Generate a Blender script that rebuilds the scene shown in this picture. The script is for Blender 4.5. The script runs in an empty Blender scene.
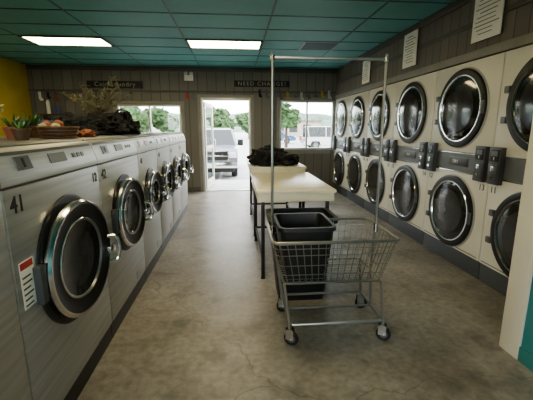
import bpy, bmesh, math, random
from mathutils import Vector, Matrix, noise
random.seed(7)
S=bpy.context.scene
COL=S.collection

# ---------------------------------------------------------------- materials
def new_mat(name):
    m=bpy.data.materials.new(name); m.use_nodes=True
    return m, m.node_tree.nodes, m.node_tree.links, m.node_tree.nodes['Principled BSDF']
def pm(name,col,rough=.5,metal=0.,var=0.,vscale=8.,bump=0.,bscale=60.,coat=0.,emit=0.,stretch=None):
    m,N,L,b=new_mat(name)
    b.inputs['Base Color'].default_value=(*col,1); b.inputs['Roughness'].default_value=rough
    b.inputs['Metallic'].default_value=metal; b.inputs['Coat Weight'].default_value=coat
    if emit:
        b.inputs['Emission Color'].default_value=(*col,1); b.inputs['Emission Strength'].default_value=emit
    if var or bump:
        tc=N.new('ShaderNodeTexCoord'); mp=N.new('ShaderNodeMapping'); L.new(tc.outputs['Object'],mp.inputs['Vector'])
        if stretch: mp.inputs['Scale'].default_value=stretch
    if var:
        n=N.new('ShaderNodeTexNoise'); n.inputs['Scale'].default_value=vscale; n.inputs['Detail'].default_value=5
        L.new(mp.outputs['Vector'],n.inputs['Vector'])
        r=N.new('ShaderNodeValToRGB'); r.color_ramp.elements[0].position=.3; r.color_ramp.elements[1].position=.7
        r.color_ramp.elements[0].color=tuple(c*(1-var) for c in col)+(1,)
        r.color_ramp.elements[1].color=tuple(min(1,c*(1+var)) for c in col)+(1,)
        L.new(n.outputs['Fac'],r.inputs['Fac']); L.new(r.outputs['Color'],b.inputs['Base Color'])
    if bump:
        n2=N.new('ShaderNodeTexNoise'); n2.inputs['Scale'].default_value=bscale; n2.inputs['Detail'].default_value=4
        L.new(mp.outputs['Vector'],n2.inputs['Vector'])
        bp=N.new('ShaderNodeBump'); bp.inputs['Strength'].default_value=bump; bp.inputs['Distance'].default_value=.01
        L.new(n2.outputs['Fac'],bp.inputs['Height']); L.new(bp.outputs['Normal'],b.inputs['Normal'])
    return m
def panel_mat(name,col,axis,pitch=.2,seed=0):
    """vertical tongue-and-groove boards along a horizontal axis"""
    m,N,L,b=new_mat(name)
    tc=N.new('ShaderNodeTexCoord'); sp=N.new('ShaderNodeSeparateXYZ'); L.new(tc.outputs['Object'],sp.inputs[0])
    d=N.new('ShaderNodeMath'); d.operation='DIVIDE'; d.inputs[1].default_value=pitch; L.new(sp.outputs[axis],d.inputs[0])
    fr=N.new('ShaderNodeMath'); fr.operation='FRACT'; L.new(d.outputs[0],fr.inputs[0])
    fl=N.new('ShaderNodeMath'); fl.operation='FLOOR'; L.new(d.outputs[0],fl.inputs[0])
    wn=N.new('ShaderNodeTexWhiteNoise'); wn.noise_dimensions='1D'; L.new(fl.outputs[0],wn.inputs['W'])
    lt=N.new('ShaderNodeMath'); lt.operation='GREATER_THAN'; lt.inputs[1].default_value=.07; L.new(fr.outputs[0],lt.inputs[0])
    r=N.new('ShaderNodeValToRGB'); r.color_ramp.elements[0].color=tuple(c*.88 for c in col)+(1,); r.color_ramp.elements[1].color=tuple(c*1.12 for c in col)+(1,)
    L.new(wn.outputs['Value'],r.inputs['Fac'])
    mx=N.new('ShaderNodeMixRGB'); mx.inputs[1].default_value=tuple(c*.45 for c in col)+(1,)
    L.new(lt.outputs[0],mx.inputs[0]); L.new(r.outputs[0],mx.inputs[2]); L.new(mx.outputs[0],b.inputs['Base Color'])
    bp=N.new('ShaderNodeBump'); bp.inputs['Distance'].default_value=.01; bp.inputs['Strength'].default_value=.6
    L.new(lt.outputs[0],bp.inputs['Height']); L.new(bp.outputs[0],b.inputs['Normal'])
    b.inputs['Roughness'].default_value=.55
    return m
def glass_mat(name):
    m,N,L,b=new_mat(name); N.remove(b)
    o=[n for n in N if n.type=='OUTPUT_MATERIAL'][0]
    t=N.new('ShaderNodeBsdfTransparent'); t.inputs[0].default_value=(.93,.96,.95,1)
    g=N.new('ShaderNodeBsdfGlossy'); g.inputs['Roughness'].default_value=.02
    mx=N.new('ShaderNodeMixShader'); mx.inputs[0].default_value=.05
    L.new(t.outputs[0],mx.inputs[1]); L.new(g.outputs[0],mx.inputs[2]); L.new(mx.outputs[0],o.inputs[0])
    return m
def concrete():
    m,N,L,b=new_mat('polished_concrete')
    tc=N.new('ShaderNodeTexCoord')
    n=N.new('ShaderNodeTexNoise'); n.inputs['Scale'].default_value=.9; n.inputs['Detail'].default_value=10; n.inputs['Roughness'].default_value=.68
    L.new(tc.outputs['Object'],n.inputs['Vector'])
    r=N.new('ShaderNodeValToRGB'); e=r.color_ramp.elements
    e[0].position=.36; e[0].color=(.175,.153,.128,1); e[1].position=.64; e[1].color=(.36,.33,.29,1)
    L.new(n.outputs['Fac'],r.inputs['Fac'])
    v=N.new('ShaderNodeTexVoronoi'); v.feature='DISTANCE_TO_EDGE'; v.inputs['Scale'].default_value=.33
    nd=N.new('ShaderNodeTexNoise'); nd.inputs['Scale'].default_value=2.5; nd.inputs['Detail'].default_value=5; L.new(tc.outputs['Object'],nd.inputs['Vector'])
    va=N.new('ShaderNodeVectorMath'); va.operation='MULTIPLY_ADD'; va.inputs[1].default_value=(.5,.5,.5)
    L.new(nd.outputs['Color'],va.inputs[0]); L.new(tc.outputs['Object'],va.inputs[2]); L.new(va.outputs[0],v.inputs['Vector'])
    lt=N.new('ShaderNodeMath'); lt.operation='LESS_THAN'; lt.inputs[1].default_value=.002; L.new(v.outputs['Distance'],lt.inputs[0])
    sc=N.new('ShaderNodeMath'); sc.operation='MULTIPLY'; sc.inputs[1].default_value=.4; L.new(lt.outputs[0],sc.inputs[0])
    mx=N.new('ShaderNodeMixRGB'); mx.inputs[2].default_value=(.10,.085,.07,1); L.new(sc.outputs[0],mx.inputs[0]); L.new(r.outputs[0],mx.inputs[1])
    s=N.new('ShaderNodeTexNoise'); s.inputs['Scale'].default_value=22; s.inputs['Detail'].default_value=7; L.new(tc.outputs['Object'],s.inputs['Vector'])
    mr=N.new('ShaderNodeMapRange'); mr.inputs[1].default_value=.3; mr.inputs[2].default_value=.7; mr.inputs[3].default_value=.78; mr.inputs[4].default_value=1.17; L.new(s.outputs['Fac'],mr.inputs[0])
    mm=N.new('ShaderNodeMixRGB'); mm.blend_type='MULTIPLY'; mm.inputs[0].default_value=1; L.new(mx.outputs[0],mm.inputs[1]); L.new(mr.outputs[0],mm.inputs[2])
    st=N.new('ShaderNodeTexNoise'); st.inputs['Scale'].default_value=3.2; st.inputs['Detail'].default_value=3; L.new(tc.outputs['Object'],st.inputs['Vector'])
    ms=N.new('ShaderNodeMapRange'); ms.inputs[1].default_value=.55; ms.inputs[2].default_value=.68; ms.inputs[3].default_value=1; ms.inputs[4].default_value=.66; L.new(st.outputs['Fac'],ms.inputs[0])
    m3=N.new('ShaderNodeMixRGB'); m3.blend_type='MULTIPLY'; m3.inputs[0].default_value=1; L.new(mm.outputs[0],m3.inputs[1]); L.new(ms.outputs[0],m3.inputs[2])
    L.new(m3.outputs[0],b.inputs['Base Color'])
    m2=N.new('ShaderNodeMapRange'); m2.inputs[3].default_value=.32; m2.inputs[4].default_value=.5; L.new(n.outputs['Fac'],m2.inputs[0]); L.new(m2.outputs[0],b.inputs['Roughness'])
    return m
M={
'steel':pm('brushed_steel',(.43,.435,.425),.35,.65,var=.14,vscale=3,stretch=(1,.3,14)),
'steel_dark':pm('dark_steel_trim',(.09,.095,.10),.35,.3),
'lid':pm('washer_lid_grey',(.16,.165,.17),.4,.4),
'chrome':pm('chrome',(.70,.70,.69),.14,1.),
'wire':pm('zinc_wire',(.36,.35,.33),.32,.9),
'white':pm('white_enamel',(.69,.675,.62),.32,0,var=.03,vscale=2),
'washwhite':pm('washer_white_enamel',(.44,.445,.44),.35,0.15,var=.03,vscale=2),
'black':pm('black_rubber',(.012,.012,.013),.38),
'plastic':pm('black_plastic',(.012,.012,.013),.42,var=.2,vscale=5),
'glassd':pm('dark_door_glass',(.020,.020,.020),.10,0,coat=.2),
'inner':pm('drum_behind_glass',(.055,.056,.057),.14,.2,coat=.3,var=.25,vscale=7),
'drum':pm('drum_grey',(.16,.165,.17),.3,.6),
'band':pm('grey_control_band',(.14,.148,.155),.4,.2,var=.05),
'kick':pm('kick_plate_grey',(.085,.095,.11),.4,.2),
'paper':pm('paper_white',(.8,.79,.74),.7,var=.03,vscale=20),
'ink':pm('black_ink',(.02,.02,.02),.6),
'red':pm('red_ink',(.45,.05,.035),.6),
'ysock':pm('yellow_fabric',(.45,.33,.07),.8),
'blue':pm('blue_fabric',(.07,.12,.24),.8),
'yellow':pm('yellow_wall_paint',(.45,.34,.035),.6,var=.1,vscale=2,bump=.2),
'teal':pm('teal_wall_paint',(.04,.20,.21),.5,var=.08,vscale=2,bump=.2),
'tealc':pm('teal_ceiling_tile',(.115,.345,.34),.6,var=.10,vscale=1.3,bump=.5,bscale=90),
'tbar':pm('ceiling_grid_teal',(.025,.10,.105),.45),
'cream':pm('cream_trim_paint',(.60,.57,.49),.45,var=.04,vscale=4),
'lam':pm('cream_laminate',(.70,.65,.50),.3,var=.04,vscale=6),
'lampan':pm('fluorescent_diffuser',(1.,.81,.44),.5,emit=13),
'vent':pm('vent_grey',(.22,.27,.28),.5,.3),
'alu':pm('aluminium_frame',(.5,.5,.48),.35,.6),
'glass':glass_mat('window_glass'),
'conc':concrete(),
'pback':panel_mat('grey_boards_x',(.175,.166,.152),0,.21),
'pright':panel_mat('brown_grey_boards_y',(.165,.148,.128),1,.16),
'trimd':pm('taupe_trim',(.10,.095,.088),.5,var=.1,vscale=6),
'triml':pm('light_taupe_trim',(.26,.25,.23),.5,var=.1,vscale=6),
'signtxt':pm('sign_lettering',(.38,.36,.32),.6),
'cloth':pm('black_cloth',(.016,.016,.018),.85,var=.4,vscale=9,bump=.6,bscale=30),
'clothg':pm('grey_cloth',(.12,.12,.125),.85,var=.3,vscale=9,bump=.5,bscale=30),
'terra':pm('terracotta',(.25,.09,.05),.75,var=.15),
'soil':pm('soil',(.03,.02,.015),.9,bump=.6),
'leaf':pm('leaf_green',(.06,.14,.035),.5,var=.4,vscale=12),
'leafd':pm('dry_foliage',(.30,.28,.17),.7,var=.4,vscale=12),
'wood':pm('brown_wood',(.10,.055,.03),.5,var=.3,vscale=5,stretch=(1,8,8)),
'asphalt':pm('asphalt',(.36,.36,.35),.85,var=.12,vscale=.6,bump=.4),
'sidewalk':pm('sidewalk_concrete',(.46,.45,.43),.8,var=.08,vscale=1.5),
'truck':pm('truck_paint',(.17,.19,.22),.25,.3,coat=.5),
'carw':pm('car_white',(.5,.5,.5),.25,coat=.5),
'carr':pm('car_red',(.35,.03,.03),.25,coat=.5),
'carb':pm('car_blue',(.06,.10,.2),.25,coat=.5),
'tree':pm('tree_foliage',(.045,.085,.028),.8,var=.5,vscale=1.2,bump=1,bscale=6),
'bark':pm('bark',(.08,.06,.045),.9,var=.3,vscale=10),
'hill':pm('hill_green',(.12,.165,.13),.95,var=.3,vscale=.05),
'bldg':pm('building_stucco',(.38,.33,.26),.8,var=.05),
'roof':pm('building_roof',(.16,.13,.12),.8),
'lens':pm('headlight_lens',(.8,.8,.8),.1,.4),
'amber':pm('amber_lens',(.7,.22,.02),.2),
}
# ---------------------------------------------------------------- mesh builder
class MB:
    def __init__(s,name): s.name=name; s.bm=bmesh.new(); s.mats=[]; s.X=Matrix.Identity(4)
    def mi(s,k):
        if k not in s.mats: s.mats.append(k)
        return s.mats.index(k)
    def _new(s,verts,faces,k):
        i=s.mi(k)
        for v in verts: v.co=s.X@v.co
        for f in faces: f.material_index=i
    def box(s,x0,x1,y0,y1,z0,z1,k,bev=0,seg=2):
        if x0>x1:x0,x1=x1,x0
        if y0>y1:y0,y1=y1,y0
        vs=[s.bm.verts.new((x,y,z)) for x in(x0,x1) for y in(y0,y1) for z in(z0,z1)]
        fs=[s.bm.faces.new([vs[i] for i in q]) for q in((0,1,3,2),(4,6,7,5),(0,4,5,1),(2,3,7,6),(0,2,6,4),(1,5,7,3))]
        if bev:
            i=s.mi(k)
            for f in fs:f.material_index=i
            es={e for f in fs for e in f.edges}
            r=bmesh.ops.bevel(s.bm,geom=list(es),offset=bev,segments=seg,affect='EDGES',profile=.6)
            fs=list({f for f in r['faces']}|{f for f in fs if f.is_valid})
            vs=list({v for f in fs for v in f.verts})
        s._new(vs,fs,k)
    def prism(s,poly,axis,a0,a1,k,top=None):
        def P(p,a):
            return {0:(a,p[0],p[1]),1:(p[0],a,p[1]),2:(p[0],p[1],a)}[axis]
        A=[s.bm.verts.new(P(p,a0)) for p in poly]; B=[s.bm.verts.new(P(p,a1)) for p in (top or poly)]
        n=len(poly); fs=[s.bm.faces.new(A),s.bm.faces.new(B[::-1])]
        for i in range(n): fs.append(s.bm.faces.new((A[i],B[i],B[(i+1)%n],A[(i+1)%n])))
        s._new(A+B,fs,k)
    def quad(s,pts,k):
        vs=[s.bm.verts.new(p) for p in pts]; s._new(vs,[s.bm.faces.new(vs)],k)
    def lathe(s,prof,O,ax,seg=40):
        O=Vector(O); ax=Vector(ax).normalized()
        u=ax.cross(Vector((0,0,1)));
        if u.length<.1:u=Vector((1,0,0))
        u.normalize(); v=ax.cross(u); rows=[]; allv=[]
        for p in prof:
            r,h=p[0],p[1]
            if r<1e-5: row=[s.bm.verts.new(O+ax*h)]
            else: row=[s.bm.verts.new(O+ax*h+u*r*math.cos(2*math.pi*i/seg)+v*r*math.sin(2*math.pi*i/seg)) for i in range(seg)]
            rows.append(row); allv+=row
        for j in range(len(prof)-1):
            a,b=rows[j],rows[j+1]; i0=s.mi(prof[j][2])
            for i in range(seg):
                q=[a[i%len(a)],a[(i+1)%len(a)],b[(i+1)%len(b)],b[i%len(b)]]
                q2=[]
                for w in q:
                    if w not in q2:q2.append(w)
                if len(q2)>2:
                    f=s.bm.faces.new(q2); f.material_index=i0
        for w in allv:w.co=s.X@w.co
    def cyl(s,p0,p1,r,k,seg=12,r2=None):
        p0=Vector(p0);p1=Vector(p1); h=(p1-p0).length
        if r2 is None:r2=r
        s.lathe([(0,0,k),(r,0,k),(r2,h,k),(0,h,k)],p0,p1-p0,seg)
    def tube(s,pts,r,k,seg=8,closed=False,rr=0):
        pts=[Vector(p) for p in pts]
        if rr:
            q=[];n=len(pts)
            for i,p in enumerate(pts):
                if not closed and i in(0,n-1): q.append(p);continue
                a=pts[i-1];b=pts[(i+1)%n]
                d1=(a-p);d2=(b-p);l=min(rr,d1.length*.45,d2.length*.45)
                A=p+d1.normalized()*l;B=p+d2.normalized()*l
                for t in(0,.25,.5,.75,1): q.append(A*(1-t)**2+p*2*t*(1-t)+B*t*t)
            pts=q
        n=len(pts); rows=[];allv=[];fs=[]; up=None
        for i,p in enumerate(pts):
            if closed: t=(pts[(i+1)%n]-pts[i-1]).normalized()
            else: t=(pts[min(i+1,n-1)]-pts[max(i-1,0)]).normalized()
            if up is None:
                up=t.cross(Vector((.13,.21,1)));
                if up.length<.2: up=t.cross(Vector((1,.1,0)))
            up=(up-t*up.dot(t)).normalized(); w=t.cross(up)
            row=[s.bm.verts.new(p+(up*math.cos(2*math.pi*j/seg)+w*math.sin(2*math.pi*j/seg))*r) for j in range(seg)]
            rows.append(row);allv+=row
        for i in range(n if closed else n-1):
            a=rows[i];b=rows[(i+1)%n]
            for j in range(seg): fs.append(s.bm.faces.new((a[j],a[(j+1)%seg],b[(j+1)%seg],b[j])))
        if not closed: fs.append(s.bm.faces.new(rows[0][::-1]));fs.append(s.bm.faces.new(rows[-1]))
        s._new(allv,fs,k)
    def blob(s,c,size,k,amp=.25,freq=2.,sub=3,floor=None,seed=0):
        r=bmesh.ops.create_icosphere(s.bm,subdivisions=sub,radius=1)
        vs=r['verts']; o=Vector((seed*3.1,seed*1.7,seed*.9))
        for v in vs:
            d=v.co.normalized(); a=noise.noise(d*freq+o)*amp+noise.noise(d*freq*2.7+o)*amp*.5
            p=d*(1+a); p=Vector((p.x*size[0],p.y*size[1],p.z*size[2]))+Vector(c)
            if floor is not None and p.z<floor: p.z=floor
            v.co=p
        s._new(vs,list({f for v in vs for f in v.link_faces}),k)
    def text(s,t,size,O,right,up,k,ext=.001,align='CENTER',sp=1.,off=0.):
        c=bpy.data.curves.new('t','FONT'); c.body=t;c.size=size;c.align_x=align;c.align_y='CENTER';c.extrude=ext;c.resolution_u=2;c.space_character=sp;c.offset=off
        o=bpy.data.objects.new('t',c);COL.objects.link(o); bpy.context.view_layer.update()
        me=bpy.data.meshes.new_from_object(o.evaluated_get(bpy.context.evaluated_depsgraph_get()))
        right=Vector(right);up=Vector(up);n=right.cross(up)
        X=Matrix((( right.x,up.x,n.x,O[0]),(right.y,up.y,n.y,O[1]),(right.z,up.z,n.z,O[2]),(0,0,0,1)))
        me.transform(X); me.transform(s.X)
        i=s.mi(k); old=set(s.bm.faces); s.bm.from_mesh(me)
        for f in s.bm.faces:
            if f not in old: f.material_index=i
        bpy.data.objects.remove(o);bpy.data.curves.remove(c);bpy.data.meshes.remove(me)
    def finish(s,loc=(0,0,0),rot=0,parent=None,sc=1):
        bm=s.bm; bmesh.ops.recalc_face_normals(bm,faces=bm.faces[:])
        for f in bm.faces:f.smooth=True
        for e in bm.edges:
            if len(e.link_faces)==2 and e.calc_face_angle(0)>.6: e.smooth=False
        me=bpy.data.meshes.new(s.name); bm.to_mesh(me);bm.free()
        for k in s.mats: me.materials.append(M[k])
        o=bpy.data.objects.new(s.name,me);COL.objects.link(o)
        o.location=loc;o.rotation_euler=(0,0,rot);o.scale=(sc,)*3
        if parent:o.parent=parent
        return o
def inst(o,loc,rot=0):
    c=o.copy();COL.objects.link(c);c.location=loc;c.rotation_euler=(0,0,rot);return c

# ---------------------------------------------------------------- room shell
YB=8.46; ZC=2.85; XL=-4.5; XR=3.45; YF=-2.4
b=MB('floor'); b.box(XL-.1,XR+.1,YF-.1,YB+.1,-.12,0,'conc'); b.finish()
b=MB('ceiling'); b.box(XL-.1,XR+.1,YF-.1,YB+.14,ZC,ZC+.1,'tealc'); b.finish()
GX=[-.75+1.22*k for k in range(-3,4)]; GY=[5.85+.61*k for k in range(-13,5)]
b=MB('trim_1')
for x in GX: b.box(x-.012,x+.012,YF,YB,ZC-.006,ZC,'tbar')
for y in GY: b.box(XL,XR,y-.012,y+.012,ZC-.0065,ZC,'tbar')
b.finish()
b=MB('wall_left'); b.box(XL-.12,XL,YF-.1,YB+.14,0,ZC,'yellow'); b.finish()
b=MB('wall_front')
b.box(XL,-3.6,YF-.12,YF,0,ZC,'cream'); b.box(-3.6,1.5,YF-.12,YF,0,.7,'cream'); b.box(-3.6,1.5,YF-.12,YF,2.3,ZC,'cream'); b.box(1.5,XR,YF-.12,YF,0,ZC,'cream'); b.finish()
b=MB('window_3')
for x in(-3.6,-1.93,-.25,1.455): b.box(x,x+.045,YF-.10,YF-.02,.7,2.3,'alu',.004)
for z in(.7,2.255): b.box(-3.555,1.455,YF-.095,YF-.025,z,z+.045,'alu',.004)
b.box(-3.55,1.45,YF-.062,YF-.058,.745,2.255,'glass'); b.finish()
b=MB('wall_back')
W1=(-2.67,-1.23,.95,2.03); D=(-.78,.38,0,2.19); W2=(1.06,2.38,.99,2.14); y0,y1=YB,YB+.14
b.box(XL,W1[0],y0,y1,0,ZC,'pback'); b.box(W1[0],W1[1],y0,y1,0,W1[2],'pback'); b.box(W1[0],W1[1],y0,y1,W1[3],ZC,'pback')
b.box(W1[1],D[0],y0,y1,0,ZC,'pback'); b.box(D[0],D[1],y0,y1,D[3],ZC,'pback'); b.box(D[1],W2[0],y0,y1,0,ZC,'pback')
b.box(W2[0],W2[1],y0,y1,0,W2[2],'pback'); b.box(W2[0],W2[1],y0,y1,W2[3],ZC,'pback'); b.box(W2[1],XR,y0,y1,0,ZC,'pback'); b.finish()
b=MB('wall_right'); b.box(XR,XR+.12,YF-.1,YB+.14,0,ZC,'trimd')
b.box(2.41,2.50,2.02,YB,2.175,ZC,'pright'); b.finish()
b=MB('trim_2'); b.box(2.385,2.41,2.02,YB,2.175,2.255,'triml',.004); b.box(2.385,2.41,2.02,YB,ZC-.09,ZC-.007,'trimd',.004)
b.box(2.392,2.41,2.02,YB,2.50,2.545,'trimd',.004); b.finish()
b=MB('trim_3'); b.box(XL,2.38,YB-.02,YB,ZC-.1,ZC-.007,'trimd',.004); b.box(XL,2.38,YB-.025,YB,2.30,2.34,'trimd',.004); b.finish()
b=MB('wall_partition'); b.box(1.845,1.97,YF,2.04,0,ZC,'teal'); b.box(1.97,XR,1.90,2.02,0,ZC,'teal'); b.finish()
b=MB('trim_4'); b.box(1.825,1.845,1.90,2.06,0,ZC,'cream',.004); b.box(1.845,1.99,2.04,2.06,0,ZC,'cream',.004); b.finish()
b=MB('baseboard_back'); b.box(XL,D[0]-.07,YB-.018,YB,0,.11,'trimd',.004); b.box(D[1]+.07,2.38,YB-.018,YB,0,.11,'trimd',.004); b.finish()
b=MB('baseboard_left'); b.box(XL,XL+.018,YF,YB,0,.11,'trimd',.004); b.finish()
b=MB('baseboard_partition'); b.box(1.83,1.845,YF,1.90,0,.1,'teal',.004); b.finish()

def window(name,w,mull=()):
    x0,x1,z0,z1=w; b=MB(name); f=.045; ya,yb=YB+.02,YB+.10
    b.box(x0,x0+f,ya,yb,z0,z1,'alu',.004); b.box(x1-f,x1,ya,yb,z0,z1,'alu',.004)
    b.box(x0+f,x1-f,ya,yb,z0,z0+f,'alu',.004); b.box(x0+f,x1-f,ya,yb,z1-f,z1,'alu',.004)
    for m in mull: b.box(m-.018,m+.018,ya,yb,z0+f,z1-f,'alu',.004)
    b.box(x0+f,x1-f,YB+.058,YB+.062,z0+f,z1-f,'glass')
    c=.07
    b.box(x0-c,x0,YB-.02,YB,z0-c,z1+c,'triml',.004)
    if x1<2.3: b.box(x1,x1+c,YB-.02,YB,z0-c,z1+c,'triml',.004)
    xe=x1 if x1<2.3 else 2.31
    b.box(x0,xe,YB-.02,YB,z1,z1+c,'triml',.004)
    b.box(x0,xe,YB-.05,YB+.02,z0-.03,z0,'triml',.004)
    b.box(x0,xe,YB-.018,YB,z0-c-.03,z0-.03,'triml',.004)
    b.finish()
window('window_1',W1,(-1.95,)); window('window_2',W2,(1.72,))
b=MB('door_1'); 
for x in(D[0],D[1]-.05): b.box(x,x+.05,YB-.01,YB+.13,0,D[3],'alu',.005)
b.box(D[0]+.05,D[1]-.05,YB-.01,YB+.13,D[3]-.06,D[3],'alu',.005)
b.box(D[0]+.05,D[1]-.05,YB,YB+.14,0,.015,'alu')
b.box(D[0]-.07,D[0],YB-.02,YB,0,D[3]+.07,'triml',.004); b.box(D[1],D[1]+.07,YB-.02,YB,0,D[3]+.07,'triml',.004); b.box(D[0],D[1],YB-.02,YB,D[3],D[3]+.07,'triml',.004)
b.X=Matrix.Translation((D[0]+.06,YB+.13,0))@Matrix.Rotation(math.radians(83),4,'Z')
w=1.02
b.box(0,.09,-.02,.02,.02,2.11,'cream',.005); b.box(w-.09,w,-.02,.02,.02,2.11,'cream',.005)
b.box(.09,w-.09,-.02,.02,.02,.22,'cream',.005); b.box(.09,w-.09,-.02,.02,2.0,2.11,'cream',.005); b.box(.09,w-.09,-.02,.02,.98,1.06,'cream',.005)
b.box(.09,w-.09,-.004,.004,.22,2.0,'glass'); b.tube([(w-.05,-.02,.9),(w-.05,-.07,.9),(w-.05,-.07,1.2),(w-.05,-.02,1.2)],.012,'chrome',rr=.03)
b.finish()

# ---------------------------------------------------------------- ceiling fixtures
def ceiling_light(cx,cy):
    b=MB('ceiling_light_panel'); w,d=1.196,.586
    b.box(cx-w/2+.03,cx+w/2-.03,cy-d/2+.03,cy+d/2-.03,ZC-.012,ZC-.008,'lampan')
    for a in((cx-w/2,cx-w/2+.03,cy-d/2,cy+d/2),(cx+w/2-.03,cx+w/2,cy-d/2,cy+d/2),(cx-w/2,cx+w/2,cy-d/2,cy-d/2+.03),(cx-w/2,cx+w/2,cy+d/2-.03,cy+d/2)):
        b.box(*a,ZC-.02,ZC-.001,'tbar')
    b.finish()
for (x,y) in((-.14,6.155),(-2.58,6.155),(-.14,2.495),(-2.58,2.495),(-2.58,-.555)): ceiling_light(x,y)
b=MB('ceiling_vent'); cx,cy=1.42,6.155
b.box(cx-.3,cx+.3,cy-.28,cy+.28,ZC-.012,ZC-.001,'vent')
for i in range(9): b.box(cx-.26,cx+.26,cy-.24+i*.055,cy-.22+i*.055,ZC-.022,ZC-.012,'tbar')
b.finish()

# ---------------------------------------------------------------- washers (front faces +X)
def washer(w,R,zc,body,ajar,texts=(),sticker=False,name='front_load_washer',door=True):
    b=MB(name); h=w/2-.004; dp=.98
    b.box(-dp+.04,-.015,-h,h,0,.13,'black')
    b.box(-dp,0,-h,h,.13,1.262,body,.012)
    b.box(-dp+.01,-.008,-h+.006,h-.006,1.262,1.272,'steel_dark')
    b.prism([(0,1.272),(0,1.30),(-.035,1.405),(-.06,1.42),(-dp,1.42),(-dp,1.272)],1,-h,h,body)
    b.box(-dp+.01,-.075,-h+.01,h-.01,1.42,1.428,'lid',.003)
    sl=Vector((-.035,0,.105)).normalized(); nn=Vector((.105,0,.035)).normalized()
    def fas(y0,y1,t0,t1,k,o=.004):
        O=Vector((0,0,1.30))
        p=[O+Vector((0,y,0))+sl*t+nn*q for q in(0,o) for (y,t) in((y0,t0),(y1,t0),(y1,t1),(y0,t1))]
        vs=[b.bm.verts.new(x) for x in p]
        fs=[b.bm.faces.new([vs[i] for i in q]) for q in((0,1,2,3),(7,6,5,4),(0,4,5,1),(1,5,6,2),(2,6,7,3),(3,7,4,0))]
        b._new(vs,fs,k)
    fas(-h*.95,h*.95,.095,.108,'steel_dark',.003)
    if door:
        fas(-h*.15,h*.2,.03,.08,'band',.004); 
        for i in range(3): fas(h*(.36+i*.12),h*(.42+i*.12),.04,.065,'band',.005)
        fas(-h*.72,-h*.5,.025,.085,'drum',.006); fas(-h*.63,-h*.60,.035,.075,'black',.008)
        # fixed ring on the face
        b.lathe([(R+.03,-.002,'black'),(R+.03,.010,'black'),(R+.005,.018,'black'),(R-.03,.008,'drum'),(0,.006,'drum')],(0,0,zc),(1,0,0),56)
        b.box(0,.035,-R-.05,-R-.005,zc-.09,zc+.09,'steel_dark',.006)
        b.X=Matrix.Translation((.012,-R-.01,0))@Matrix.Rotation(math.radians(-ajar),4,'Z')@Matrix.Translation((0,R+.01,0))
        b.lathe([(R-.012,.0,'chrome'),(R,.008,'chrome'),(R,.024,'chrome'),(R-.010,.036,'chrome'),(R-.022,.036,'black'),(R-.034,.028,'black'),(R-.095,.024,'chrome'),(R-.099,.028,'chrome'),(R-.105,.027,'drum'),(R-.112,.016,'glassd'),(R*.5,.004,'inner'),(R*.25,-.002,'inner'),(0,-.004,'inner')],(0,0,zc),(1,0,0),56)
        b.lathe([(R-.012,0,'drum'),(R-.12,-.005,'glassd'),(0,-.012,'glassd')],(0,0,zc),(1,0,0),56)
        b.tube([(.03,R-.04,zc-.13),(.075,R-.01,zc-.13),(.09,R,zc-.05),(.075,R-.01,zc+.03),(.03,R-.04,zc+.03)],.012,'chrome',10,rr=.03)
        b.box(.03,.06,R-.065,R+.012,zc-.075,zc-.03,'chrome',.008)
        b.X=Matrix.Identity(4)
        b.box(0,.003,h*.35,h*.9,.17,.24,body,.001)
    else:
        b.box(0,.006,-h+.04,h-.04,.18,1.22,body,.002)
        for y in(-h+.07,h-.07):
            for z in(.21,1.19): b.cyl((.006,y,z),(.009,y,z),.01,'drum',10)
    for (t,y,z,s) in texts: b.text(t,s,(.0012,y,z),(0,1,0),(0,0,1),'ink',off=.001)
    if sticker:
        b.box(0,.0015,-h+.03,-h+.13,.74,.95,'paper'); b.box(.0015,.0025,-h+.035,-h+.125,.915,.945,'red')
        for i in range(6): b.box(.0015,.0022,-h+.04,-h+.04+random.uniform(.05,.08),.75+i*.025,.757+i*.025,'ink')
    return b
FX=-.90
w=washer(.97,.315,.81,'steel',5,(('41',-.40,1.19,.10),('12',.41,1.19,.08)),True).finish((FX,1.895,0))
washer(.97,.3,.81,'steel',0,(),name='steel_end_cabinet',door=False).finish((FX,.925,0))
washer(.97,.28,.83,'steel',5,(('42',-.40,1.19,.09),)).finish((FX,2.865,0))
for i,y in enumerate((3.75,4.55,5.35,6.15)):
    washer(.80,.225,.84,'washwhite',5,((str(43+i),-.30,1.19,.07),)).finish((FX,y,0))
for y in(.925,1.895,2.865): inst(w,(-2.95,y,0),math.pi)
b=MB('service_counter'); b.box(-1.965,-1.885,.44,6.55,0,1.40,'wood',.005); b.box(-1.966,-1.884,.42,6.57,1.40,1.43,'lid',.006); b.finish()

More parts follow.
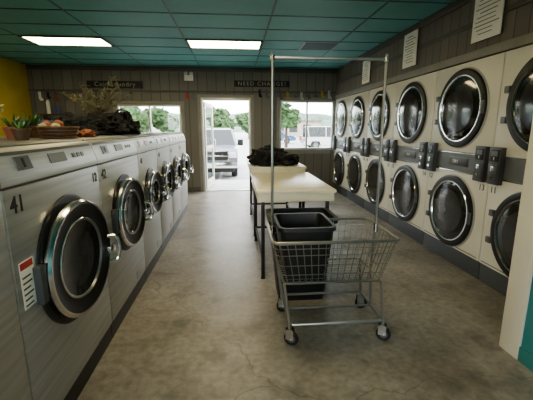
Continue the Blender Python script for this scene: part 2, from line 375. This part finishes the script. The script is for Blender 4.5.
# ---------------------------------------------------------------- dryers (built facing -X)
def dryer(n):
    b=MB('stacked_dryer'); h=.530
    b.box(.02,.9,-h,h,0,.19,'kick',.004)
    b.box(.0,.92,-h,h,.19,1.03,'white',.010); b.box(.0,.92,-h,h,1.25,2.165,'white',.010)
    b.box(.004,.92,-h,h,1.03,1.25,'band')
    b.box(-.003,.004,-h+.004,h-.004,1.035,1.045,'chrome'); b.box(-.003,.004,-h+.004,h-.004,1.235,1.245,'chrome')
    b.box(-.004,.004,-.2,.12,1.10,1.19,'steel_dark',.002)
    b.text('DRY',.05,(-.005,0,1.145),(0,-1,0),(0,0,1),'paper')
    for zc,R in((1.70,.405),(.595,.40)):
        b.lathe([(R+.012,.0,'washwhite'),(R+.008,.012,'washwhite'),(R,.014,'black'),(R-.004,.030,'black'),(R-.02,.036,'black'),(R-.06,.034,'chrome'),(R-.064,.038,'chrome'),(R-.074,.037,'chrome'),(R-.080,.026,'glassd'),(R*.6,.040,'inner'),(R*.3,.046,'inner'),(0,.048,'inner')],(0,0,zc),(-1,0,0),56)
        b.box(-.055,-.02,-R+.01,-R+.045,zc-.06,zc+.06,'drum',.006)
        b.box(-.036,0,R-.02,R+.04,zc+.10,zc+.16,'drum',.005); b.box(-.036,0,R-.02,R+.04,zc-.16,zc-.10,'drum',.005)
    b.box(-.004,.0,-h+.03,h-.03,.215,.222,'band')
    for sy in(-1,1):
        y=sy*(h-.095)
        b.box(-.05,.004,y-.072,y+.072,.99,1.33,'steel_dark',.008)
        b.box(-.056,-.048,y-.055,y+.055,1.20,1.31,'black',.004); b.box(-.058,-.055,y-.04,y+.04,1.25,1.295,'drum')
        b.box(-.056,-.048,y-.055,y+.055,1.02,1.17,'kick',.004)
        b.cyl((-.05,y,1.06),(-.066,y,1.06),.018,'chrome',16); b.box(-.062,-.05,y-.02,y+.02,1.115,1.155,'chrome',.003)
        b.box(-.0585,-.055,y-.004,y+.004,1.215,1.24,'paper')
    b.text(str(n),.085,(-.001,h-.07,.93),(0,-1,0),(0,0,1),'ink'); b.text(str(n+1),.085,(-.001,-h+.08,.93),(0,-1,0),(0,0,1),'ink')
    return b
for i in range(6): dryer(11+i).finish((2.40,2.57+1.07*i,0))

# ---------------------------------------------------------------- folding tables
def table(y0,y1,z,x0=.19,x1=.965):
    b=MB('folding_table')
    b.box(x0,x1,y0,y1,z-.03,z,'lam',.006); b.box(x0+.015,x1-.015,y0+.015,y1-.015,z-.115,z-.03,'lam',.004)
    for x in(x0+.05,x1-.085):
        for y in(y0+.06,y1-.095):
            b.box(x,x+.035,y,y+.035,0.01,z-.115,'plastic',.003); b.cyl((x+.0175,y+.0175,0),(x+.0175,y+.0175,.012),.024,'black')
        b.box(x+.006,x+.029,y0+.095,y1-.095,.18,.205,'plastic')
    b.box(x0+.085,x1-.085,y1-.09,y1-.067,.18,.205,'plastic')
    b.finish()
table(3.25,4.62,.92); table(4.70,6.1,.985)
b=MB('clothes_pile')
for i,(x,y,sx,sy,sz) in enumerate(((.42,5.0,.17,.22,.14),(.66,5.05,.20,.24,.10),(.82,5.2,.12,.2,.09),(.5,5.3,.25,.2,.16),(.3,5.15,.1,.2,.09))):
    b.blob((x,y,.99+sz*.45),(sx,sy,sz),'cloth',.5,2.3,4,.986,i+1)
b.finish()

# ---------------------------------------------------------------- cart
b=MB('laundry_cart'); r=.0115
X0,X1,Y0,Y1,ZR=.235,1.075,2.12,2.69,.775; x0,x1,yy0,yy1,zb=.315,1.0,2.20,2.63,.46
b.tube([(X0,Y0,ZR),(X1,Y0,ZR),(X1,Y1,ZR),(X0,Y1,ZR)],r,'wire',10,True,.05)
b.tube([(x0,yy0,zb),(x1,yy0,zb),(x1,yy1,zb),(x0,yy1,zb)],.008,'wire',8,True,.04)
for t in(.22,.45,.7,.86):
    b.tube([(x0+(X0-x0)*t,yy0+(Y0-yy0)*t,zb+(ZR-zb)*t),(x1+(X1-x1)*t,yy0+(Y0-yy0)*t,zb+(ZR-zb)*t),(x1+(X1-x1)*t,yy1+(Y1-yy1)*t,zb+(ZR-zb)*t),(x0+(X0-x0)*t,yy1+(Y1-yy1)*t,zb+(ZR-zb)*t)],.0032,'wire',6,True,.04)
nx=15
for i in range(nx+1):
    f=.04+.92*i/nx; xa=X0+(X1-X0)*f; xb=x0+(x1-x0)*f
    b.tube([(xa,Y0,ZR),(xb,yy0,zb),(xb,yy1,zb),(xa,Y1,ZR)],.0028,'wire',6)
ny=9
for i in range(ny+1):
    f=.06+.88*i/ny; ya=Y0+(Y1-Y0)*f; yb=yy0+(yy1-yy0)*f
    b.tube([(X0,ya,ZR),(x0,yb,zb),(x1,yb,zb),(X1,ya,ZR)],.0028,'wire',6)
WX=(.36,1.03); WY=(2.20,2.66)
b.tube([(WX[0],WY[0],.15),(WX[1],WY[0],.15),(WX[1],WY[1],.15),(WX[0],WY[1],.15)],.011,'wire',10,True,.03)
b.tube([(WX[0],2.43,.15),(WX[1],2.43,.15)],.009,'wire',8)
for x,xb in zip(WX,(x0,x1)):
    for y,yb in zip(WY,(yy0,yy1)):
        b.tube([(x,y,.15),(xb,yb,zb)],.011,'wire',10)
        b.cyl((x,y,.11),(x,y,.16),.013,'wire'); b.cyl((x,y,.118),(x,y,.126),.028,'chrome',16)
        s=random.uniform(-.5,.5); b.X=Matrix.Translation((x,y,0))@Matrix.Rotation(s,4,'Z')
        b.box(-.028,.028,-.020,-.017,.045,.122,'chrome'); b.box(-.028,.028,.017,.020,.045,.122,'chrome'); b.box(-.028,.028,-.02,.02,.116,.122,'chrome')
        b.lathe([(0,-.013,'drum'),(.03,-.013,'black'),(.045,-.013,'black'),(.052,-.007,'black'),(.052,.007,'black'),(.045,.013,'black'),(.03,.013,'drum'),(0,.013,'drum')],(.01,0,.052),(0,1,0),28)
        b.cyl((.01,-.024,.052),(.01,.024,.052),.008,'chrome'); b.X=Matrix.Identity(4)
PY=2.43
b.tube([(WX[0],PY,.15),(x0-.012,PY,zb),(.255,PY,ZR),(.255,PY,1.99)],.0105,'wire',10)
b.tube([(WX[1],PY,.15),(x1+.012,PY,zb),(1.03,PY,ZR),(1.03,PY,1.99)],.0105,'wire',10)
b.tube([(.245,PY,1.955),(1.04,PY,1.955)],.0105,'wire',10)
for x in(.255,1.03): b.cyl((x,PY,1.94),(x,PY,1.97),.016,'chrome',14); b.cyl((x,PY,ZR-.03),(x,PY,ZR+.03),.016,'chrome',14)
b.finish()
def rr(hx,hy,c,cx,cy,n=5):
    out=[]
    for k,(sx,sy) in enumerate(((1,1),(-1,1),(-1,-1),(1,-1))):
        for i in range(n):
            a=math.pi/2*(k+i/(n-1)); out.append((cx+sx*(hx-c)+c*math.cos(a),cy+sy*(hy-c)+c*math.sin(a)))
    return out
def shell(b,secs,k):
    """secs: list of (outline,z); skins consecutive outlines, caps the first and the last"""
    rows=[[b.bm.verts.new((*p,z)) for p in o] for o,z in secs]; n=len(rows[0]); fs=[]
    for A,B in zip(rows,rows[1:]):
        for j in range(n): l=(j+1)%n; fs.append(b.bm.faces.new((A[j],A[l],B[l],B[j])))
    fs.append(b.bm.faces.new(rows[0][::-1])); fs.append(b.bm.faces.new(rows[-1]))
    b._new([v for r_ in rows for v in r_],fs,k)
b=MB('trash_bin'); cx,cy=.565,2.985
shell(b,[(rr(.20,.15,.04,cx,cy),0),(rr(.272,.20,.05,cx,cy),.715),(rr(.295,.215,.05,cx,cy),.715),(rr(.295,.215,.05,cx,cy),.76),(rr(.26,.19,.045,cx,cy),.76),(rr(.19,.14,.04,cx,cy),.03)],'plastic')
b.finish()
b=MB('laundry_tub'); cx,cy=.475,2.42
shell(b,[(rr(.135,.165,.04,cx,cy),.468),(rr(.185,.205,.05,cx,cy),.82),(rr(.20,.22,.05,cx,cy),.825),(rr(.20,.22,.05,cx,cy),.85),(rr(.178,.198,.045,cx,cy),.85),(rr(.13,.16,.04,cx,cy),.48)],'plastic')
b.finish()

# ---------------------------------------------------------------- things on top of the washers
TZ=1.4285
b=MB('duffel_bag')
b.blob((-1.5,4.35,TZ+.10),(.22,.46,.14),'cloth',.35,2.0,4,TZ,3); b.blob((-1.35,3.95,TZ+.06),(.16,.25,.10),'cloth',.5,2.3,4,TZ,5); b.blob((-1.40,4.68,TZ+.09),(.16,.2,.15),'cloth',.5,2.3,4,TZ,6)
b.tube([(-1.35,4.1,TZ+.15),(-1.3,4.15,TZ+.27),(-1.3,4.45,TZ+.28),(-1.35,4.5,TZ+.16)],.013,'black',8,rr=.08)
b.finish()
b=MB('laundry_sack'); b.blob((-1.5,3.42,TZ+.07),(.17,.20,.12),'cloth',.4,2.2,4,TZ,11); b.finish()
b=MB('folded_towels')
for i,k in enumerate(('clothg','terra','clothg','blue')): b.box(-1.76+.01*i,-1.72+.22,2.92+.012*i,3.16-.008*i,TZ+.001+.034*i,TZ+.033+.034*i,k,.012)
b.finish()
def pot(name,x,y,z,r,h,kpot,kleaf,n,L,leafw,droop=.3,seed=0,spiky=False):
    rnd=random.Random(seed); b=MB(name)
    b.lathe([(0,0,kpot),(r*.7,0,kpot),(r,h*.85,kpot),(r*1.08,h*.85,kpot),(r*1.08,h,kpot),(r*.92,h,kpot),(r*.9,h*.9,'soil'),(0,h*.9,'soil')],(x,y,z),(0,0,1),24)
    for i in range(n):
        a=rnd.uniform(0,6.28); tilt=rnd.uniform(.1,.75); l=L*rnd.uniform(.6,1.1); d=Vector((math.cos(a)*tilt,math.sin(a)*tilt,1)).normalized()
        p=Vector((x+math.cos(a)*r*.3,y+math.sin(a)*r*.3,z+h*.88)); pts=[p]
        for k in range(5):
            d=(d+Vector((math.cos(a)*.12,math.sin(a)*.12,-droop*.3*k*.3))).normalized(); p=p+d*l/5; pts.append(p)
        if not spiky:
            b.tube(pts,.0045,'leafd' if kleaf=='leafd' else 'leaf',5)
            for p in pts[1:]:
                for q in range(4):
                    v=Vector((rnd.uniform(-1,1),rnd.uniform(-1,1),rnd.uniform(-.4,.8))).normalized(); s_=v.cross(Vector((.2,.3,1))).normalized()*leafw*.6
                    tip=v*leafw*2; b.quad([p,p+tip*.5+s_,p+tip,p+tip*.5-s_],kleaf)
        else:
            s_=Vector((-math.sin(a),math.cos(a),0))*leafw
            for k in range(5):
                w0=1-k/5;w1=1-(k+1)/5
                if w1>0: b.quad([pts[k]-s_*w0,pts[k]+s_*w0,pts[k+1]+s_*w1,pts[k+1]-s_*w1],kleaf)
    b.finish()
pot('potted_shrub',-1.80,4.92,TZ,.08,.20,'plastic','leafd',26,.56,.032,.3,3)
pot('potted_succulent',-1.52,2.86-.02,TZ,.055,.09,'wood','leaf',20,.16,.015,.2,4,True)
pot('potted_succulent',-1.30,2.30,TZ,.05,.07,'wood','leaf',18,.11,.012,.2,5,True)
pot('potted_succulent',-1.66,2.52,TZ,.07,.10,'terra','leafd',14,.15,.018,.3,6)
pot('potted_succulent',-1.44,2.46,TZ,.055,.08,'terra','leaf',20,.13,.013,.2,8,True)
pot('potted_succulent',-1.60,2.26,TZ,.06,.09,'plastic','leaf',16,.14,.015,.3,9)
b=MB('wicker_basket'); bx,by=-1.26,2.68
b.lathe([(0,0,'wood'),(.10,0,'wood'),(.125,.05,'wood'),(.13,.08,'wood'),(.12,.08,'wood'),(.11,.02,'wood'),(0,.02,'wood')],(bx,by,TZ),(0,0,1),24)
for i in range(4): 
    rr_=.112+.006*i; b.tube([(bx+rr_*math.cos(a*.5236),by+rr_*math.sin(a*.5236),TZ+.01+.022*i) for a in range(12)],.008,'wood',6,True)
for i in range(9): b.blob((bx+random.uniform(-.08,.08),by+random.uniform(-.08,.08),TZ+.085+random.uniform(-.02,.02)),(.032,.032,.025),random.choice(['terra','terra','leaf','wood','leafd']),.2,2,2,None,i)
b.finish()
b=MB('garden_gloves')
for i,(x,y) in enumerate(((-1.2,3.02),(-1.24,3.18))): b.blob((x,y,TZ+.025),(.06,.1,.035),('terra','cloth','wood')[i],.5,2.5,3,TZ,i+9)
b.finish()

# ---------------------------------------------------------------- signs, posters, garlands
def sign(name,x0,x1,z0,z1,t,sz,sp):
    b=MB(name); b.box(x0,x1,YB-.045,YB-.026,z0,z1,'ink',.004)
    b.text(t,sz,((x0+x1)/2,YB-.0465,(z0+z1)/2),(1,0,0),(0,0,1),'signtxt',sp=sp); b.finish()
sign('laundry_sign',-3.25,-2.05,2.38,2.53,'Coin Laundry',.14,1.15)
sign('soap_sign',.0,1.28,2.43,2.57,'NEED CHANGE?',.125,1.3)
def poster(y0,y1,z0,z1,seed):
    rnd=random.Random(seed); b=MB('poster'); x=2.385
    b.box(x-.008,x,y0,y1,z0,z1,'paper',.001); n=10
    for i in range(n):
        zz=z1-.05-(z1-z0-.08)*i/n; e=rnd.uniform(.03,.12)
        b.box(x-.0095,x-.008,y0+e,y1-rnd.uniform(.03,.12),zz-.010,zz-.003,rnd.choice(['ink','band','band','drum']))
    b.finish()
poster(3.17,3.57,2.33,2.79,1); poster(4.68,5.05,2.32,2.76,2); poster(6.3,6.66,2.30,2.70,3)
def garland(x0,x1,z,n,seed):
    rnd=random.Random(seed); b=MB('sock_garland'); y=YB-.05
    b.tube([(x0+(x1-x0)*i/20,y,z-.05*math.sin(math.pi*i/20)) for i in range(21)],.003,'clothg',5)
    for i in range(n):
        f=(i+.5)/n; x=x0+(x1-x0)*f; zz=z-.05*math.sin(math.pi*f); h=rnd.uniform(.13,.2); w=.05
        k=rnd.choice(['paper','red','ysock','clothg','terra','cloth','washwhite','band','clothg'])
        b.prism([(x-w/2,zz),(x+w/2,zz),(x+w/2,zz-h*.6),(x+w*1.3,zz-h*.85),(x+w*1.2,zz-h),(x,zz-h),(x-w/2,zz-h*.75)],1,y-.008,y+.008,k)
        b.box(x-.006,x+.006,y-.014,y+.014,zz-.02,zz+.03,'wood')
    b.finish()
garland(-4.35,-2.8,2.30,9,2); garland(-1.15,-.85,2.33,2,4); garland(.5,2.3,2.38,11,5)
b=MB('emergency_light'); b.box(-1.12,-.92,YB-.08,YB-.026,2.55,2.67,'paper',.01)
for x in(-1.08,-.96): b.lathe([(0,0,'lens'),(.03,0,'paper'),(.04,-.05,'paper'),(.03,-.07,'paper'),(0,-.07,'paper')],(x,YB-.13,2.70),(0,-1,0),16); b.box(x-.008,x+.008,YB-.07,YB-.055,2.66,2.70,'paper')
b.finish()
b=MB('wall_decal'); rnd=random.Random(5)
b.tube([(XL+.006,5.9+.1*i,1.9+.07*i+.05*math.sin(i)) for i in range(12)],.015,'ink',5)
for i in range(26):
    y=5.9+rnd.uniform(0,1.2); z=1.95+(y-5.9)*.6+rnd.uniform(-.12,.2); a=rnd.uniform(0,6.28); u=Vector((0,math.cos(a),math.sin(a)))*.07; v=Vector((0,-math.sin(a),math.cos(a)))*.022; p=Vector((XL+.005,y,z))
    b.quad([p-u,p-v,p+u,p+v],'ink')
b.finish()
b=MB('coat_hooks_shelf'); b.box(-4.3,-3.7,YB-.16,YB-.002,1.78,1.81,'wood',.004)
for x in(-4.2,-3.8): b.box(x-.012,x+.012,YB-.12,YB-.002,1.68,1.78,'wood')
b.lathe([(0,0,'paper'),(.04,0,'paper'),(.04,.25,'paper'),(.015,.3,'paper'),(0,.3,'paper')],(-4.1,YB-.08,1.81),(0,0,1),16)
b.lathe([(0,0,'blue'),(.05,0,'blue'),(.05,.18,'blue'),(0,.18,'blue')],(-3.9,YB-.08,1.81),(0,0,1),16)
b.finish()

# ---------------------------------------------------------------- outside
b=MB('parking_lot'); b.box(-80,80,YB+1.901,140,-.2,-.06,'asphalt'); b.finish()
b=MB('rear_lot'); b.box(-80,80,-60,YF-.13,-.2,-.06,'asphalt'); b.finish()
b=MB('sidewalk'); b.box(-30,30,YB+.145,YB+1.9,-.2,-.005,'sidewalk',.01); b.finish()
b=MB('parking_lines')
for i in range(-6,8): b.box(i*2.8-.55,i*2.8-.45,YB+2.1,YB+7,-.06,-.055,'paper')
b.finish()
def wheel(b,x,y,r,w,side):
    b.lathe([(0,-w/2,'drum'),(r*.6,-w/2,'black'),(r*.95,-w/2,'black'),(r,-w*.3,'black'),(r,w*.3,'black'),(r*.95,w/2,'black'),(r*.6,w/2,'drum'),(0,w/2,'drum')],(x,y,r),(1,0,0),28)
b=MB('pickup_truck'); W=.98
b.prism([(.05,.42),(0,.62),(0,1.0),(.12,1.13),(1.2,1.22),(5.5,1.22),(5.55,.5),(4.9,.42),(4.8,.78),(4.2,.78),(4.1,.42),(1.5,.42),(1.4,.80),(.65,.80),(.55,.42)],0,-W,W,'truck')
def cab(b,k,z0,z1,W0,W1,yb0,yb1,yt0,yt1):
    v=[b.bm.verts.new(p) for p in((-W0,yb0,z0),(W0,yb0,z0),(W0,yb1,z0),(-W0,yb1,z0),(-W1,yt0,z1),(W1,yt0,z1),(W1,yt1,z1),(-W1,yt1,z1))]
    f=[b.bm.faces.new([v[i] for i in q]) for q in((0,1,2,3),(7,6,5,4),(0,4,5,1),(1,5,6,2),(2,6,7,3),(3,7,4,0))]; b._new(v,f,k)
cab(b,'glassd',1.2,1.78,.93,.74,1.15,3.65,1.75,3.4); cab(b,'truck',1.78,1.86,.76,.70,1.73,3.42,1.9,3.3)
for sx in(-1,1):
    b.tube([(sx*.93,1.16,1.2),(sx*.75,1.76,1.80)],.035,'truck',6); b.tube([(sx*.93,2.4,1.2),(sx*.755,2.4,1.8)],.035,'truck',6); b.tube([(sx*.93,3.6,1.2),(sx*.75,3.4,1.8)],.05,'truck',6)
    b.box(sx*1.0,sx*1.22,1.35,1.45,1.18,1.42,'plastic',.02); b.box(sx*.93,sx*1.02,1.38,1.42,1.22,1.26,'plastic')
    b.box(sx*.66,sx*.95,-.03,.06,.80,1.0,'lens',.02); b.box(sx*.9,sx*.97,-.025,.06,.80,.98,'amber',.01)
    wheel(b,sx*.86,1.02,.38,.24,sx); wheel(b,sx*.86,4.5,.38,.24,sx)
b.box(-.64,.64,-.02,.05,.72,1.03,'black',.02); b.box(-.64,.64,-.045,-.01,.85,.90,'chrome',.01)
for sx in(-.65,.65): b.box(sx-.02,sx+.02,-.04,.03,.70,1.05,'chrome',.008)
b.box(-.66,.66,-.04,.03,1.02,1.06,'chrome',.008); b.box(-.98,.98,-.14,.08,.44,.66,'chrome',.04); b.box(-.16,.16,-.15,-.13,.48,.62,'paper',.004)
b.box(-.85,.85,0,.2,.28,.44,'plastic',.02)
b.finish((-.76,10.75,-.06),math.radians(0),sc=.84)
def car(k,x,y,rot,suv=False):
    b=MB('suv' if suv else 'sedan'); W=.88
    b.prism([(0,.35),(-.02,.6),(.15,.78),(1.15,.9),(3.9,.92),(4.3,.85),(4.35,.4),(3.9,.3),(3.8,.6),(3.2,.6),(3.1,.3),(1.3,.3),(1.2,.6),(.6,.6),(.5,.3)],0,-W,W,k)
    h=1.65 if suv else 1.38; e=4.1 if suv else 3.6
    cab(b,'glassd',.88,h,.84,.66,1.05,4.2 if suv else 4.0,1.8,e); cab(b,k,h,h+.06,.68,.6,1.78,e+.02,1.95,e-.15)
    for sx in(-1,1):
        for (ya,yb_) in((1.1,1.82),(2.7,2.7),(4.0,e)): b.tube([(sx*.84,ya,.9),(sx*.67,yb_,h+.02)],.035,k,6)
        b.box(sx*.55,sx*.84,-.03,.1,.6,.74,'lens',.02); b.box(sx*.6,sx*.85,4.3,4.37,.62,.78,'red',.01)
        wheel(b,sx*.8,.9,.31,.2,sx); wheel(b,sx*.8,3.5,.31,.2,sx)
    b.box(-.4,.4,-.03,.02,.5,.68,'black',.01)
    b.finish((x,y,-.06),rot)
car('carw',9.5,27,math.radians(90),True); car('carr',10.5,33,math.radians(95)); car('carb',6.2,36,math.radians(80),True); car('carw',-6.5,26,math.radians(90)); car('carb',-9.5,17,math.radians(-20),True)
def tree(x,y,h,r,seed):
    rnd=random.Random(seed); b=MB('tree'); b.cyl((x,y,-.06),(x,y,h*.55),.13,'bark',10,.08)
    for i in range(14):
        a=rnd.uniform(0,6.28); d=rnd.uniform(0,r*.75); s=r*rnd.uniform(.28,.5)
        b.blob((x+d*math.cos(a),y+d*math.sin(a),h*.6+rnd.uniform(-.14,.28)*h),(s,s,s*.8),'tree',.7,3.2,3,None,seed*10+i)
    b.finish()
for i,(x,y,h,r) in enumerate(((-6.6,23,3.1,1.3),(-11,36,3.8,2.2),(-7.8,40,3.4,2.0),(-15,36,4.4,2.2),(-2.2,48,3.8,2.2),(3.9,27,3.4,1.1),(15,44,4,2.2),(19,50,4.5,2.5),(2.0,52,3.6,2.2))): tree(x,y,h,r,i+1)
def building(x0,x1,y0,y1,h,k='bldg'):
    b=MB('building'); b.box(x0,x1,y0,y1,-.06,h,k); b.box(x0-.3,x1+.3,y0-.3,y1+.3,h,h+.35,'roof',.05)
    n=int((x1-x0)/2.4)
    for i in range(n): b.box(x0+.7+i*2.4,x0+2.1+i*2.4,y0-.05,y0,.8,2.1,'glassd')
    b.finish()
building(4,15,62,70,2.6); building(-27,-12,55,63,2.8,'sidewalk'); building(20,36,60,70,3)
b=MB('distant_hills')
n=80
for j,(D_,H,s_) in enumerate(((230,10,1.1),(170,5.0,4.2))):
    rowa=[];rowb=[];rowc=[]
    for i in range(n+1):
        x=-260+520*i/n; z=H*(1+.45*noise.noise(Vector((x*.018,s_,0)))+.15*noise.noise(Vector((x*.08,s_,3))))
        rowa.append(b.bm.verts.new((x,D_-25,-.05)));rowc.append(b.bm.verts.new((x,D_-12,z*.75)));rowb.append(b.bm.verts.new((x,D_,z)))
    fs=[]
    for i in range(n): fs+=[b.bm.faces.new((rowa[i],rowa[i+1],rowc[i+1],rowc[i])),b.bm.faces.new((rowc[i],rowc[i+1],rowb[i+1],rowb[i]))]
    b._new(rowa+rowb+rowc,fs,'hill')
b.finish()
b=MB('field'); b.box(-300,300,140.1,235,-.3,-.06,'hill'); b.finish()

# ---------------------------------------------------------------- world, light, camera
wd=bpy.data.worlds.new('World');S.world=wd;wd.use_nodes=True;N=wd.node_tree.nodes;L=wd.node_tree.links
bg=N['Background']; tc=N.new('ShaderNodeTexCoord');sp=N.new('ShaderNodeSeparateXYZ');L.new(tc.outputs['Generated'],sp.inputs[0])
r=N.new('ShaderNodeValToRGB');r.color_ramp.elements[0].color=(.97,.97,.96,1);r.color_ramp.elements[1].color=(.82,.87,.93,1);r.color_ramp.elements[1].position=.7
L.new(sp.outputs[2],r.inputs['Fac']);L.new(r.outputs[0],bg.inputs['Color']);bg.inputs['Strength'].default_value=7.2
sd=bpy.data.lights.new('sun','SUN');sd.energy=2.0;sd.angle=.4;so=bpy.data.objects.new('sun',sd);COL.objects.link(so);so.rotation_euler=(math.radians(35),math.radians(25),0)
S.view_settings.look='AgX - Medium High Contrast'
S.view_settings.exposure=.4
cd=bpy.data.cameras.new('camera');co=bpy.data.objects.new('camera',cd);COL.objects.link(co)
cd.sensor_width=36;cd.lens=350/533*36;cd.clip_end=600;cd.clip_start=.02
co.location=(0,0,1.5);co.rotation_euler=(math.radians(90-11.6),0,math.radians(-5.04))
S.camera=co
